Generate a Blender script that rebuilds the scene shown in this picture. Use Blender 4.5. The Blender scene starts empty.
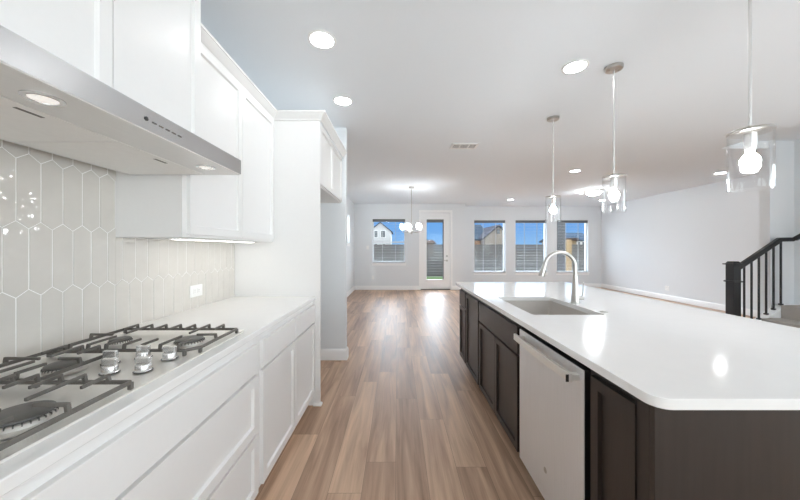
import bpy, bmesh, math, random
from mathutils import Vector, Matrix
random.seed(7)
PI = math.pi
SC = bpy.context.scene
COL = SC.collection

# ------------------------------------------------------------------ camera, world, exposure
cam_d = bpy.data.cameras.new('camera')
cam = bpy.data.objects.new('camera', cam_d); COL.objects.link(cam)
cam.location = (0, 0, 1.3145); cam.rotation_euler = (PI/2, 0, 0)
cam_d.sensor_width = 36; cam_d.lens = 300*36/800
cam_d.shift_x = 2.7/800; cam_d.shift_y = -1.5/800
cam_d.clip_start = 0.02; cam_d.clip_end = 400
SC.camera = cam
SC.view_settings.view_transform = 'Standard'
SC.view_settings.look = 'None'
SC.view_settings.gamma = 1
SC.view_settings.use_curve_mapping = False
SC.view_settings.exposure = 0.52
try:
    SC.cycles.max_bounces = 14; SC.cycles.diffuse_bounces = 8; SC.cycles.glossy_bounces = 6
    SC.cycles.transparent_max_bounces = 32
    SC.cycles.sample_clamp_indirect = 8.0
    SC.cycles.caustics_reflective = False; SC.cycles.caustics_refractive = False
    SC.cycles.use_denoising = True
except Exception:
    pass

CAN = 32.0       # radiance of a recessed lamp's lens
BULB = 95.0      # radiance of a pendant bulb

FILL_UPPER, FILL_LOWER = 4.0, 5.3       # radiance of added fill light in the unseen sky, above and below the horizon

w = bpy.data.worlds.new('sky'); SC.world = w; w.use_nodes = True
nt = w.node_tree; nt.nodes.clear()
tc = nt.nodes.new('ShaderNodeTexCoord'); sx = nt.nodes.new('ShaderNodeSeparateXYZ')
rp = nt.nodes.new('ShaderNodeValToRGB'); bg = nt.nodes.new('ShaderNodeBackground'); wo = nt.nodes.new('ShaderNodeOutputWorld')
nt.links.new(tc.outputs['Generated'], sx.inputs[0]); nt.links.new(sx.outputs['Z'], rp.inputs[0])
# unseen high sky brightened to fill the room, more over the back yard (+Y)
mr = nt.nodes.new('ShaderNodeMapRange'); mr.inputs[1].default_value = -.1; mr.inputs[2].default_value = .5; mr.inputs[3].default_value = .2; mr.inputs[4].default_value = 3.2
mz = nt.nodes.new('ShaderNodeMapRange'); mz.inputs[1].default_value = .10; mz.inputs[2].default_value = .17
mm_ = nt.nodes.new('ShaderNodeMix'); mm_.data_type = 'FLOAT'; mm_.inputs[2].default_value = 1.0
nt.links.new(sx.outputs['Y'], mr.inputs[0]); nt.links.new(sx.outputs['Z'], mz.inputs[0])
nt.links.new(mz.outputs[0], mm_.inputs[0]); nt.links.new(mr.outputs[0], mm_.inputs[3]); nt.links.new(mm_.outputs[0], bg.inputs[1])
# unseen glow at and below the horizon (-Y, +X), added to fill the room
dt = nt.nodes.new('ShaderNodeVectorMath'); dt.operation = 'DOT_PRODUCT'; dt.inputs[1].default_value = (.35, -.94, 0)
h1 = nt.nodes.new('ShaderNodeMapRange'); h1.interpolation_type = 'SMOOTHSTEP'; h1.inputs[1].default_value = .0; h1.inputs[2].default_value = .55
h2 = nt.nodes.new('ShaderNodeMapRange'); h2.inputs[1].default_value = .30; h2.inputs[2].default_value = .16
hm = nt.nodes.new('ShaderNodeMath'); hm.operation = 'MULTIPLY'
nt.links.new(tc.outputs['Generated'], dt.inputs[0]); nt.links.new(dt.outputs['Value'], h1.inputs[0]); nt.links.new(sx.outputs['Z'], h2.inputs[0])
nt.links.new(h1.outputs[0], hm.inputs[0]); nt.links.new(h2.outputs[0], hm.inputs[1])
bg2 = nt.nodes.new('ShaderNodeBackground'); bg2.inputs[0].default_value = (.925, .97, 1, 1); hg = nt.nodes.new('ShaderNodeMapRange'); hg.inputs[1].default_value = -.03; hg.inputs[2].default_value = .03; hg.inputs[3].default_value = FILL_LOWER; hg.inputs[4].default_value = FILL_UPPER
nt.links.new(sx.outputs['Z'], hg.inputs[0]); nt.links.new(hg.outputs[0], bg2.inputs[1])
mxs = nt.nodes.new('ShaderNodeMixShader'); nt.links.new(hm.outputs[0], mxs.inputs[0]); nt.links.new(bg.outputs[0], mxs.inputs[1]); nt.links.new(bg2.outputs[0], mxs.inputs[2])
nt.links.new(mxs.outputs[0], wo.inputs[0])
nt.links.new(rp.outputs[0], bg.inputs[0]) 
cr = rp.color_ramp
cr.elements[0].position = 0.0; cr.elements[0].color = (.22, .41, .67, 1)
cr.elements[1].position = .06; cr.elements[1].color = (.12, .30, .62, 1)
for p, c in ((.10, (.12, .30, .62, 1)), (.17, (2.6, 2.9, 3.3, 1)), (.6, (2.6, 2.9, 3.4, 1))):
    e = cr.elements.new(p); e.color = c
sun_d = bpy.data.lights.new('sun', 'SUN'); sun = bpy.data.objects.new('sun', sun_d); COL.objects.link(sun)
sun_d.energy = .45; sun_d.angle = .02; sun_d.color = (1, .95, .87)
sun.rotation_euler = (math.radians(50), 0, math.radians(-25)); sun.location = (0, -6, 12)

# ------------------------------------------------------------------ materials
def nm(name):
    m = bpy.data.materials.new(name); m.use_nodes = True
    t = m.node_tree; b = t.nodes['Principled BSDF']
    return m, t, b
def N(t, kind, **kw):
    n = t.nodes.new('ShaderNode' + kind)
    for k, v in kw.items(): setattr(n, k, v)
    return n
def mth(t, op, a, b=None, c=None):
    n = N(t, 'Math', operation=op)
    for i, v in enumerate((a, b, c)):
        if v is None: continue
        if isinstance(v, (int, float)): n.inputs[i].default_value = v
        else: t.links.new(v, n.inputs[i])
    return n.outputs[0]
def mixc(t, f, a, b, blend='MIX'):
    n = N(t, 'Mix', data_type='RGBA', blend_type=blend)
    for s, v in ((0, f), (6, a), (7, b)):
        if isinstance(v, (int, float)): n.inputs[s].default_value = v
        elif isinstance(v, tuple): n.inputs[s].default_value = v
        else: t.links.new(v, n.inputs[s])
    return n.outputs[2]
def paint(name, c, rough=.5, var=.015, bump=0, scale=30, metal=0, spec=.5, stretch=None, bscale=None, bdist=.002):
    m, t, b = nm(name)
    g = N(t, 'TexCoord'); src = g.outputs['Object']
    if stretch:
        mp = N(t, 'Mapping'); mp.inputs['Scale'].default_value = stretch; t.links.new(src, mp.inputs[0]); src = mp.outputs[0]
    no = N(t, 'TexNoise'); no.inputs['Scale'].default_value = scale; no.inputs['Detail'].default_value = 4
    t.links.new(src, no.inputs['Vector'])
    lo = tuple(max(0, x*(1-var*2)) for x in c) + (1,); hi = tuple(min(1, x*(1+var*2)) for x in c) + (1,)
    t.links.new(mixc(t, no.outputs[0], lo, hi), b.inputs['Base Color'])
    b.inputs['Roughness'].default_value = rough; b.inputs['Metallic'].default_value = metal
    b.inputs['Specular IOR Level'].default_value = spec
    if bump:
        bp = N(t, 'Bump'); bp.inputs['Strength'].default_value = bump; bp.inputs['Distance'].default_value = bdist
        n2 = no
        if bscale:
            n2 = N(t, 'TexNoise'); n2.inputs['Scale'].default_value = bscale; t.links.new(g.outputs['Object'], n2.inputs['Vector'])
        t.links.new(n2.outputs[0], bp.inputs['Height']); t.links.new(bp.outputs[0], b.inputs['Normal'])
    return m
def emit(name, c, s):
    m, t, b = nm(name)
    b.inputs['Base Color'].default_value = c + (1,)
    b.inputs['Emission Color'].default_value = c + (1,); b.inputs['Emission Strength'].default_value = s
    return m
def glass(name, tint=(.98, .99, .99), base=.035, edge=.75, power=3.5):
    m, t, b = nm(name); t.nodes.remove(b)
    tr = N(t, 'BsdfTransparent'); tr.inputs[0].default_value = tint + (1,)
    gl = N(t, 'BsdfGlossy'); gl.inputs['Roughness'].default_value = .01
    lw = N(t, 'LayerWeight'); lw.inputs['Blend'].default_value = .5
    f = mth(t, 'MULTIPLY_ADD', mth(t, 'POWER', lw.outputs['Facing'], power), edge, base)
    mx = N(t, 'MixShader'); t.links.new(f, mx.inputs[0]); t.links.new(tr.outputs[0], mx.inputs[1]); t.links.new(gl.outputs[0], mx.inputs[2])
    t.links.new(mx.outputs[0], t.nodes['Material Output'].inputs[0])
    return m
def floor_mat():
    m, t, b = nm('wood_plank_floor')
    g = N(t, 'TexCoord'); s = N(t, 'SeparateXYZ'); t.links.new(g.outputs['Object'], s.inputs[0])
    X, Y = s.outputs[0], s.outputs[1]
    PW, PL = .182, 1.35
    u = mth(t, 'DIVIDE', mth(t, 'ADD', X, 20.03), PW); c = mth(t, 'FLOOR', u)
    wn = N(t, 'TexWhiteNoise', noise_dimensions='1D'); t.links.new(c, wn.inputs['W'])
    v = mth(t, 'ADD', mth(t, 'DIVIDE', mth(t, 'ADD', Y, 20), PL), mth(t, 'MULTIPLY', wn.outputs['Value'], 7.3)); r = mth(t, 'FLOOR', v)
    cv = N(t, 'CombineXYZ'); t.links.new(c, cv.inputs[0]); t.links.new(r, cv.inputs[1])
    w2 = N(t, 'TexWhiteNoise', noise_dimensions='3D'); t.links.new(cv.outputs[0], w2.inputs['Vector'])
    # grain: noise stretched along the plank, shifted per plank
    gx = N(t, 'CombineXYZ')
    t.links.new(mth(t, 'MULTIPLY_ADD', w2.outputs['Value'], 37., mth(t, 'MULTIPLY', X, 17)), gx.inputs[0])
    t.links.new(mth(t, 'MULTIPLY', Y, 1.15), gx.inputs[1]); t.links.new(mth(t, 'MULTIPLY', c, 3.7), gx.inputs[2])
    n1 = N(t, 'TexNoise'); n1.inputs['Scale'].default_value = 1; n1.inputs['Detail'].default_value = 6; n1.inputs['Distortion'].default_value = .8; t.links.new(gx.outputs[0], n1.inputs[0])
    gy = N(t, 'CombineXYZ'); t.links.new(mth(t, 'MULTIPLY', X, 110), gy.inputs[0]); t.links.new(mth(t, 'MULTIPLY', Y, 3), gy.inputs[1]); t.links.new(r, gy.inputs[2])
    n2 = N(t, 'TexNoise'); n2.inputs['Scale'].default_value = 1; n2.inputs['Detail'].default_value = 3; t.links.new(gy.outputs[0], n2.inputs[0])
    ramp = N(t, 'ValToRGB'); e = ramp.color_ramp.elements
    e[0].position = .28; e[0].color = (.225, .135, .088, 1); e[1].position = .72; e[1].color = (.75, .525, .365, 1)
    q = e.new(.5); q.color = (.48, .315, .214, 1)
    val = mth(t, 'ADD', mth(t, 'MULTIPLY', n1.outputs[0], .64), mth(t, 'MULTIPLY', w2.outputs['Value'], .22))
    val = mth(t, 'ADD', val, mth(t, 'MULTIPLY', n2.outputs[0], .14)); t.links.new(val, ramp.inputs[0])
    fu = mth(t, 'FRACT', u); fv = mth(t, 'FRACT', v)
    du = mth(t, 'MULTIPLY', mth(t, 'MINIMUM', fu, mth(t, 'SUBTRACT', 1, fu)), PW)
    dv = mth(t, 'MULTIPLY', mth(t, 'MINIMUM', fv, mth(t, 'SUBTRACT', 1, fv)), PL)
    gap = mth(t, 'LESS_THAN', mth(t, 'MINIMUM', du, dv), .0012)
    col = mixc(t, mth(t, 'MULTIPLY', gap, .6), ramp.outputs[0], (.075, .05, .035, 1))
    t.links.new(col, b.inputs['Base Color'])
    t.links.new(mth(t, 'MULTIPLY_ADD', n1.outputs[0], .16, .33), b.inputs['Roughness'])
    bp = N(t, 'Bump'); bp.inputs['Strength'].default_value = .12; bp.inputs['Distance'].default_value = .001
    t.links.new(n2.outputs[0], bp.inputs['Height']); t.links.new(bp.outputs[0], b.inputs['Normal'])
    return m
def board_mat(name, a, bcol, period=.14, axis=2):
    m, t, b = nm(name)
    g = N(t, 'TexCoord'); s = N(t, 'SeparateXYZ'); t.links.new(g.outputs['Object'], s.inputs[0])
    k = mth(t, 'FLOOR', mth(t, 'DIVIDE', s.outputs[axis], period))
    wn = N(t, 'TexWhiteNoise', noise_dimensions='1D'); t.links.new(k, wn.inputs['W'])
    no = N(t, 'TexNoise'); no.inputs['Scale'].default_value = 3; t.links.new(g.outputs['Object'], no.inputs['Vector'])
    f = mth(t, 'ADD', mth(t, 'MULTIPLY', wn.outputs['Value'], .6), mth(t, 'MULTIPLY', no.outputs[0], .4))
    t.links.new(mixc(t, f, a + (1,), bcol + (1,)), b.inputs['Base Color']); b.inputs['Roughness'].default_value = .8
    return m

M = {}
M['cab'] = paint('white_cabinet_paint', (.825, .818, .81), .38, .006, .02, 60)
M['wall'] = paint('wall_paint', (.765, .79, .81), .75, .006, .06, 120)
M['ceil'] = paint('ceiling_paint', (.822, .862, .895), .85, .006, .08, 90)
M['trim'] = paint('trim_paint', (.915, .918, .918), .35, .005)
M['quartz'] = paint('quartz', (.865, .86, .85), .10, .012, 0, 14)
M['tile'] = paint('glazed_tile', (.675, .645, .602), .05, .03, 1.0, 9, bscale=13, bdist=.007)
M['grout'] = paint('grout', (.93, .925, .91), .8, .01)
M['steel'] = paint('brushed_stainless', (.80, .795, .78), .36, .03, .03, 6, metal=.35, stretch=(40, 1, 60))
M['steelv'] = paint('brushed_stainless_door', (.83, .845, .86), .36, .03, .03, 6, metal=.62, stretch=(1, 40, .8))
M['steelstrip'] = paint('polished_hood_steel', (.60, .605, .61), .27, .03, .04, 5, metal=1, stretch=(1, 2.2, .3))
M['plate'] = paint('cooktop_steel', (.84, .82, .78), .3, .02, .02, 6, metal=.45, stretch=(40, 1, 1))
M['satin'] = paint('satin_steel', (.76, .755, .745), .26, .02, metal=.8)
M['nickel'] = paint('brushed_nickel', (.53, .515, .49), .28, .03, metal=1)
M['sinkm'] = paint('satin_sink_steel', (.56, .525, .49), .42, .02, metal=.25)
M['iron'] = paint('cast_iron', (.135, .124, .11), .42, .08, .15, 200)
M['capm'] = paint('burner_cap_enamel', (.10, .095, .088), .35, .06)
M['alum'] = paint('cast_aluminium', (.70, .68, .65), .38, .05, metal=.8)
M['filter'] = paint('filter_steel', (.92, .91, .885), .5, .02, metal=0)
M['espresso'] = paint('espresso_wood', (.030, .0235, .0205), .34, .14, .06, 4, stretch=(14, 14, 1.1))
M['dark'] = paint('dark_cavity', (.012, .011, .011), .7)
M['black'] = paint('black_rail_paint', (.018, .019, .021), .3)
M['plastic'] = paint('white_plastic', (.88, .88, .87), .35)
M['carpet'] = paint('beige_carpet', (.44, .41, .375), .95, .1, .5, 160)
M['blackplastic'] = paint('black_plastic', (.015, .015, .015), .35)
M['slat'] = paint('blind_slat', (.45, .46, .47), .6)
M['rail'] = paint('blind_headrail', (.13, .135, .14), .5)
M['vinyl'] = paint('vinyl_window_frame', (.70, .70, .69), .45)
M['glass'] = glass('window_glass', (.96, .98, .98), .01, .5, 5)
M['pglass'] = glass('pendant_glass', (.99, .99, .99), .03, .68, 3.0)
M['lens'] = emit('lamp_lens', (.97, .985, 1), CAN)
M['bulb'] = emit('bulb_glow', (.97, .985, 1), BULB)
M['flush'] = emit('flush_lens', (.90, .96, 1), 105)
M['hoodlens'] = emit('hood_lamp_lens', (1, .97, .93), .35)
M['led'] = emit('led_strip', (1, .97, .92), 6)
M['chbulb'] = emit('chandelier_bulb', (.91, .96, 1), 135)
def frosted():
    m, t, b = nm('frosted_shade'); t.nodes.remove(b)
    a = N(t, 'BsdfTranslucent'); a.inputs[0].default_value = (.95, .95, .95, 1)
    d = N(t, 'BsdfTransparent'); mx = N(t, 'MixShader'); mx.inputs[0].default_value = .45
    t.links.new(a.outputs[0], mx.inputs[1]); t.links.new(d.outputs[0], mx.inputs[2]); t.links.new(mx.outputs[0], t.nodes['Material Output'].inputs[0])
    return m
M['frost'] = frosted()
M['floor'] = floor_mat()
M['fence'] = board_mat('weathered_fence_boards', (.075, .07, .067), (.105, .098, .094), .145)
M['post'] = paint('fence_post', (.16, .15, .14), .85, .1)
M['grass'] = paint('lawn', (.105, .165, .05), .95, .3, 0, 4)
M['siding'] = board_mat('white_lap_siding', (.50, .51, .52), (.56, .57, .58), .2)
M['tan'] = paint('tan_siding', (.27, .235, .20), .8, .05)
M['osb'] = paint('bare_sheathing', (.24, .17, .095), .85, .1, spec=0)
M['brick'] = paint('orange_brick', (.40, .22, .12), .9, .2)
M['roof'] = paint('grey_shingles', (.05, .05, .06), .95, .1, spec=0)
M['roofb'] = paint('brown_shingles', (.06, .045, .04), .9, .1, spec=0)
M['roofl'] = paint('pale_blue_roofing', (.04, .058, .08), .95, .06, spec=0)
M['hwin'] = paint('dark_house_window', (.06, .075, .09), .15)
M['patio'] = paint('patio_column_stone', (.055, .054, .055), .9, .15)
M['dirt'] = paint('bare_ground', (.16, .145, .13), .95, .1)
M['concrete'] = paint('patio_concrete', (.62, .61, .59), .9, .05)

# ------------------------------------------------------------------ mesh helpers
WL = {}
class MB:
    def __init__(s): s.bm = bmesh.new()
    def box(s, x0, x1, y0, y1, z0, z1):
        x0, x1 = sorted((x0, x1)); y0, y1 = sorted((y0, y1)); z0, z1 = sorted((z0, z1))
        v = [s.bm.verts.new(p) for p in ((x0,y0,z0),(x1,y0,z0),(x1,y1,z0),(x0,y1,z0),(x0,y0,z1),(x1,y0,z1),(x1,y1,z1),(x0,y1,z1))]
        for f in ((0,3,2,1),(4,5,6,7),(0,1,5,4),(1,2,6,5),(2,3,7,6),(3,0,4,7)): s.bm.faces.new([v[i] for i in f])
        return s
    def bar(s, p, q, wd, ht):
        p, q = Vector(p), Vector(q); d = (q-p).normalized()
        up = Vector((0,0,1)) if abs(d.z) < .95 else Vector((1,0,0))
        a = d.cross(up).normalized()*wd/2; u = a.cross(d).normalized()*ht/2
        v = [s.bm.verts.new(e + sa*a + su*u) for e in (p, q) for sa, su in ((-1,-1),(1,-1),(1,1),(-1,1))]
        for f in ((3,2,1,0),(4,5,6,7),(0,1,5,4),(1,2,6,5),(2,3,7,6),(3,0,4,7)): s.bm.faces.new([v[i] for i in f])
        return s
    def lathe(s, c, prof, seg=32, axis='z', caps=True):
        rings = []
        for r, h in prof:
            ring = []
            for i in range(seg):
                a = 2*PI*i/seg; x, y = r*math.cos(a), r*math.sin(a)
                p = (x, y, h) if axis == 'z' else ((h, x, y) if axis == 'x' else (x, h, y))
                ring.append(s.bm.verts.new((c[0]+p[0], c[1]+p[1], c[2]+p[2])))
            rings.append(ring)
        for a, b in zip(rings, rings[1:]):
            for i in range(seg): s.bm.faces.new((a[i], a[(i+1)%seg], b[(i+1)%seg], b[i]))
        if caps:
            s.bm.faces.new(rings[0][::-1]); s.bm.faces.new(rings[-1])
        return s
    def tube(s, pts, r, seg=14):
        pts = [Vector(p) for p in pts]; rs = r if isinstance(r, (list, tuple)) else [r]*len(pts)
        rings = []; prev = None
        for i, p in enumerate(pts):
            d = (pts[min(i+1, len(pts)-1)] - pts[max(i-1, 0)]).normalized()
            if prev is None:
                a = d.cross(Vector((0,0,1)) if abs(d.z) < .9 else Vector((0,1,0))).normalized()
            else: a = (prev - d*prev.dot(d)).normalized()
            prev = a; b = d.cross(a)
            rings.append([s.bm.verts.new(p + rs[i]*(math.cos(2*PI*k/seg)*a + math.sin(2*PI*k/seg)*b)) for k in range(seg)])
        for a, b in zip(rings, rings[1:]):
            for k in range(seg): s.bm.faces.new((a[k], a[(k+1)%seg], b[(k+1)%seg], b[k]))
        s.bm.faces.new(rings[0][::-1]); s.bm.faces.new(rings[-1])
        return s
    def prism(s, poly, axis, a0, a1):
        def P(u, v, a): return {'x': (a, u, v), 'y': (u, a, v), 'z': (u, v, a)}[axis]
        A = [s.bm.verts.new(P(u, v, a0)) for u, v in poly]; B = [s.bm.verts.new(P(u, v, a1)) for u, v in poly]
        n = len(poly)
        for i in range(n): s.bm.faces.new((A[i], A[(i+1)%n], B[(i+1)%n], B[i]))
        s.bm.faces.new(A[::-1]); s.bm.faces.new(B)
        return s
    def sweep(s, path, prof, side=1):          # path in XY, prof of (outward, z), mitred corners
        path = [Vector(p) for p in path]; n = len(path); rings = []
        for i, p in enumerate(path):
            ns = []
            for a, b in ((i-1, i), (i, i+1)):
                if a >= 0 and b < n:
                    d = (path[b]-path[a]).normalized(); ns.append(Vector((d.y, -d.x))*side)
            m = ns[0] if len(ns) == 1 else (ns[0]+ns[1])/(1+ns[0].dot(ns[1]))
            rings.append([s.bm.verts.new((p.x+m.x*o, p.y+m.y*o, z)) for o, z in prof])
        k = len(prof)
        for a, b in zip(rings, rings[1:]):
            for j in range(k): s.bm.faces.new((a[j], a[(j+1)%k], b[(j+1)%k], b[j]))
        s.bm.faces.new(rings[0][::-1]); s.bm.faces.new(rings[-1])
        return s
    def shaker(s, y0, y1, z0, z1, xb, d, t=.02, rail=.06, rec=.013, bev=.006):  # door facing d (+1 / -1) along X
        xf = xb + d*t
        s.box(min(xb, xf), max(xb, xf), y0, y1, z0, z1)
        s.bm.faces.ensure_lookup_table(); s.bm.normal_update()
        f = max(s.bm.faces[-6:], key=lambda f: f.normal.x*d)
        bmesh.ops.inset_individual(s.bm, faces=[f], thickness=rail, depth=0)
        bmesh.ops.inset_individual(s.bm, faces=[f], thickness=bev, depth=-rec)
        return s
    def build(s, name, mat, parent=None, origin=None, bevel=0, seg=2, sharp=35):
        bmesh.ops.recalc_face_normals(s.bm, faces=s.bm.faces)
        off = Vector(WL[parent]) if parent else Vector(origin or (0,0,0))
        for v in s.bm.verts: v.co -= off
        for e in s.bm.edges:
            if len(e.link_faces) != 2 or e.calc_face_angle(0) > math.radians(sharp): e.smooth = False
        for f in s.bm.faces: f.smooth = any(e.smooth and e.calc_face_angle(0) > .002 for e in f.edges)
        me = bpy.data.meshes.new(name); s.bm.to_mesh(me); s.bm.free()
        o = bpy.data.objects.new(name, me); COL.objects.link(o); me.materials.append(M[mat])
        if parent: o.parent = parent
        else: o.location = off
        WL[o] = tuple(off)
        if bevel:
            bv = o.modifiers.new('bevel', 'BEVEL'); bv.width = bevel; bv.segments = seg; bv.limit_method = 'ANGLE'; bv.angle_limit = math.radians(40)
        return o
def tag(o, label, cat, group=None):
    o['label'] = label; o['category'] = cat
    if group: o['group'] = group
    return o
def thing(name, loc, label, cat, group=None):
    o = bpy.data.objects.new(name, None); COL.objects.link(o); o.location = loc; o.empty_display_size = .1; WL[o] = tuple(loc)
    return tag(o, label, cat, group)
def st(o): o['kind'] = 'structure'; return o
def copy_tree(o, loc=None, parent=None):
    c = o.copy(); COL.objects.link(c)
    if parent: c.parent = parent
    if loc is not None: c.location = loc
    WL[c] = tuple(loc) if loc is not None else WL.get(o, (0,0,0))
    for ch in list(o.children): copy_tree(ch, None, c)
    return c
def grid_wall(mb, plane, c0, c1, u0, u1, v0, v1, holes):
    us = sorted({u0, u1, *[h[0] for h in holes], *[h[1] for h in holes]}); vs = sorted({v0, v1, *[h[2] for h in holes], *[h[3] for h in holes]})
    for a, b in zip(us, us[1:]):
        for c, d in zip(vs, vs[1:]):
            mu, mv = (a+b)/2, (c+d)/2
            if any(h[0] < mu < h[1] and h[2] < mv < h[3] for h in holes): continue
            if plane == 'x': mb.box(c0, c1, a, b, c, d)
            elif plane == 'y': mb.box(a, b, c0, c1, c, d)
            else: mb.box(a, b, c, d, c0, c1)
    bmesh.ops.remove_doubles(mb.bm, verts=mb.bm.verts, dist=1e-5)
    # drop the coincident inner faces
    seen = {}
    for f in list(mb.bm.faces):
        seen.setdefault(frozenset(v.index for v in f.verts), []).append(f) if False else None
    cen = {}
    for f in mb.bm.faces:
        c = f.calc_center_median(); cen.setdefault((round(c.x,4), round(c.y,4), round(c.z,4)), []).append(f)
    dead = [f for fs in cen.values() if len(fs) > 1 for f in fs]
    bmesh.ops.delete(mb.bm, geom=dead, context='FACES')
    return mb
def rrect(x0, x1, y0, y1, r, n=6):
    pts = []
    for cx, cy, a0 in ((x1-r, y1-r, 0), (x0+r, y1-r, PI/2), (x0+r, y0+r, PI), (x1-r, y0+r, 1.5*PI)):
        for i in range(n+1):
            a = a0 + PI/2*i/n; pts.append((cx+r*math.cos(a), cy+r*math.sin(a)))
    return pts

# ------------------------------------------------------------------ the shell
XL, XR, YD, YV, ZC = -1.367, 6.9, 9.55, 10.15, 2.743
XJ = 2.17
st(MB().box(-1.6, 7.1, -3.6, 10.4, -.15, 0).build('floor', 'floor'))
mb = MB(); grid_wall(mb, 'z', ZC, ZC+.107, -1.6, 7.1, -3.6, 10.4, [(4.62, 5.66, 2.0, 4.285)]); st(mb.build('ceiling', 'ceil'))
st(MB().box(4.5, 5.8, 1.9, 4.4, 2.85, 2.95).build('ceiling_stairwell', 'ceil'))
mb = MB(); grid_wall(mb, 'x', XL-.15, XL, -3.6, 10.4, 0, ZC, [(7.68, 8.62, 1.46, 2.26)]); st(mb.build('wall_left', 'wall'))
DW = (-.793, .258, .859, 2.253)             # dining window opening
DO = (.745, 1.685, 0, 2.45)                 # patio door opening
mb = MB(); grid_wall(mb, 'y', YD, YD+.16, -1.6, XJ, 0, ZC, [DW, DO]); st(mb.build('wall_far', 'wall'))
st(MB().box(XJ-.16, XJ, YD+.16, YV+.16, 0, ZC).build('wall_return', 'wall'))
LW = [(2.60, 3.66, .505, 2.27), (4.0, 5.06, .505, 2.27), (5.40, 6.46, .505, 2.27)]
mb = MB(); grid_wall(mb, 'y', YV, YV+.16, XJ, 7.1, 0, ZC, LW); st(mb.build('wall_back', 'wall'))
st(MB().box(XR, XR+.15, 4.4, YV, 0, ZC).build('wall_right', 'wall'))
st(MB().box(5.304, 7.05, 4.27, 4.4, 0, 2.85).build('wall_stair', 'wall', bevel=.004))
SIDE_FILL = [(-3.2, -.6, .35, 2.45), (.2, 2.6, .9, 2.45)]  # window openings added in the unseen side wall to let fill light in
mb = MB(); grid_wall(mb, 'x', 5.65, 5.8, -3.6, 4.27, 0, 2.85, SIDE_FILL); st(mb.build('wall_side', 'wall'))
NEAR_FILL = [(.2, 1.9, .35, 2.45), (2.3, 5.1, .35, 2.45)]  # openings added behind the camera, admitting the sky's fill glow
mb = MB(); grid_wall(mb, 'y', -3.75, -3.6, -1.6, 5.8, 0, ZC, NEAR_FILL); st(mb.build('wall_near', 'wall'))
st(MB().box(XL, -.606, 3.543, 3.62, 0, ZC).build('wall_alcove', 'wall', bevel=.004))
BP = [(0, 0), (.016, 0), (.016, .105), (.011, .118), (.006, .13), (0, .13)]
def base(name, path, side):
    st(MB().sweep(path, BP, side).build(name, 'trim'))
base('baseboard_left', [(XL, 3.62), (XL, YD), (.688, YD)], 1)
base('baseboard_far', [(1.75, YD), (XJ, YD), (XJ, YV)], 1)
base('baseboard_back', [(XJ, YV), (XR, YV), (XR, 4.4)], 1)
base('baseboard_alcove', [(XL, 3.543), (-.606, 3.543), (-.606, 3.62), (XL, 3.62)], 1)
base('baseboard_side', [(5.65, 3.0), (5.65, -3.6)], 1)

def window(n, plane, c, hole, mid=None, d=1):
    u0, u1, v0, v1 = hole
    f = MB(); pn = MB(); fr = .035
    def bx(m, a, b, e, g, p0, p1):
        if plane == 'y': m.box(a, b, p0, p1, e, g)
        else: m.box(p0, p1, a, b, e, g)
    p0, p1 = sorted((c + d*.09, c + d*.15)); q = c + d*.12
    for a, b, e, g in ((u0, u0+fr, v0, v1), (u1-fr, u1, v0, v1), (u0, u1, v1-fr, v1), (u0, u1, v0, v0+fr)): bx(f, a, b, e, g, p0, p1)
    if mid: bx(f, u0+fr, u1-fr, mid-.018, mid+.018, p0+.01, p1-.01)
    fo = st(f.build(f'window_{n}', 'vinyl'))
    bx(pn, u0+fr-.004, u1-fr+.004, v0+fr-.004, v1-fr+.004, q-.003, q+.003); pn.build('glass_pane', 'glass', fo)
    s = MB(); bx(s, u0-.035, u1+.035, v0-.022, v0, *sorted((c - d*.03, c + d*.09)))
    bx(s, u0-.02, u1+.02, v0-.085, v0-.022, *sorted((c - d*.012, c + d*.0)))
    s.build('window_sill', 'trim', fo, bevel=.003)
    return fo
window(1, 'y', YD, DW, 1.52)
for i, h in enumerate(LW): window(2+i, 'y', YV, h)
window(5, 'x', XL, (7.68, 8.62, 1.46, 2.26), None, -1)

for i, h in enumerate(NEAR_FILL): window(6+i, 'y', -3.6, h, None, -1)  # added windows, out of view, glazing the fill openings behind the camera
for i, h in enumerate(SIDE_FILL): window(8+i, 'x', 5.65, h)  # added windows, also unseen, for fill light from the side

def blind(hole, Y, label, cords):
    u0, u1, v0, v1 = hole
    t = thing('window_blind', ((u0+u1)/2, Y, v1), label, 'blind', 'open horizontal blinds')
    MB().box(u0+.006, u1-.006, Y-.028, Y+.028, v1-.088, v1-.002).build('headrail', 'rail', t)
    m = MB(); z = v1-.12
    while z > v0+.05:
        m.box(u0+.01, u1-.01, Y-.021, Y+.021, z-.0012, z+.0012); z -= .051
    m.build('slat', 'slat', t)
    MB().box(u0+.01, u1-.01, Y-.023, Y+.023, v0+.008, v0+.028).build('bottom_rail', 'slat', t)
    for k in range(cords):
        x = u0 + (u1-u0)*(.3 + .4*k/(cords-1) if cords == 2 else .2+.6*k/(cords-1))
        m = MB()
        for yy in (-.024, .024): m.box(x-.004, x+.004, Y+yy-.001, Y+yy+.001, v0+.02, v1-.07)
        m.build('ladder_tape', 'slat', t)
    return t
blind(DW, YD+.045, 'open white slat blind in the dining window beside the patio door', 2)
for h, s in zip(LW, ('leftmost', 'middle', 'rightmost')):
    blind(h, YV+.045, f'open white slat blind in the {s} of the three living room windows', 2)

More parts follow.
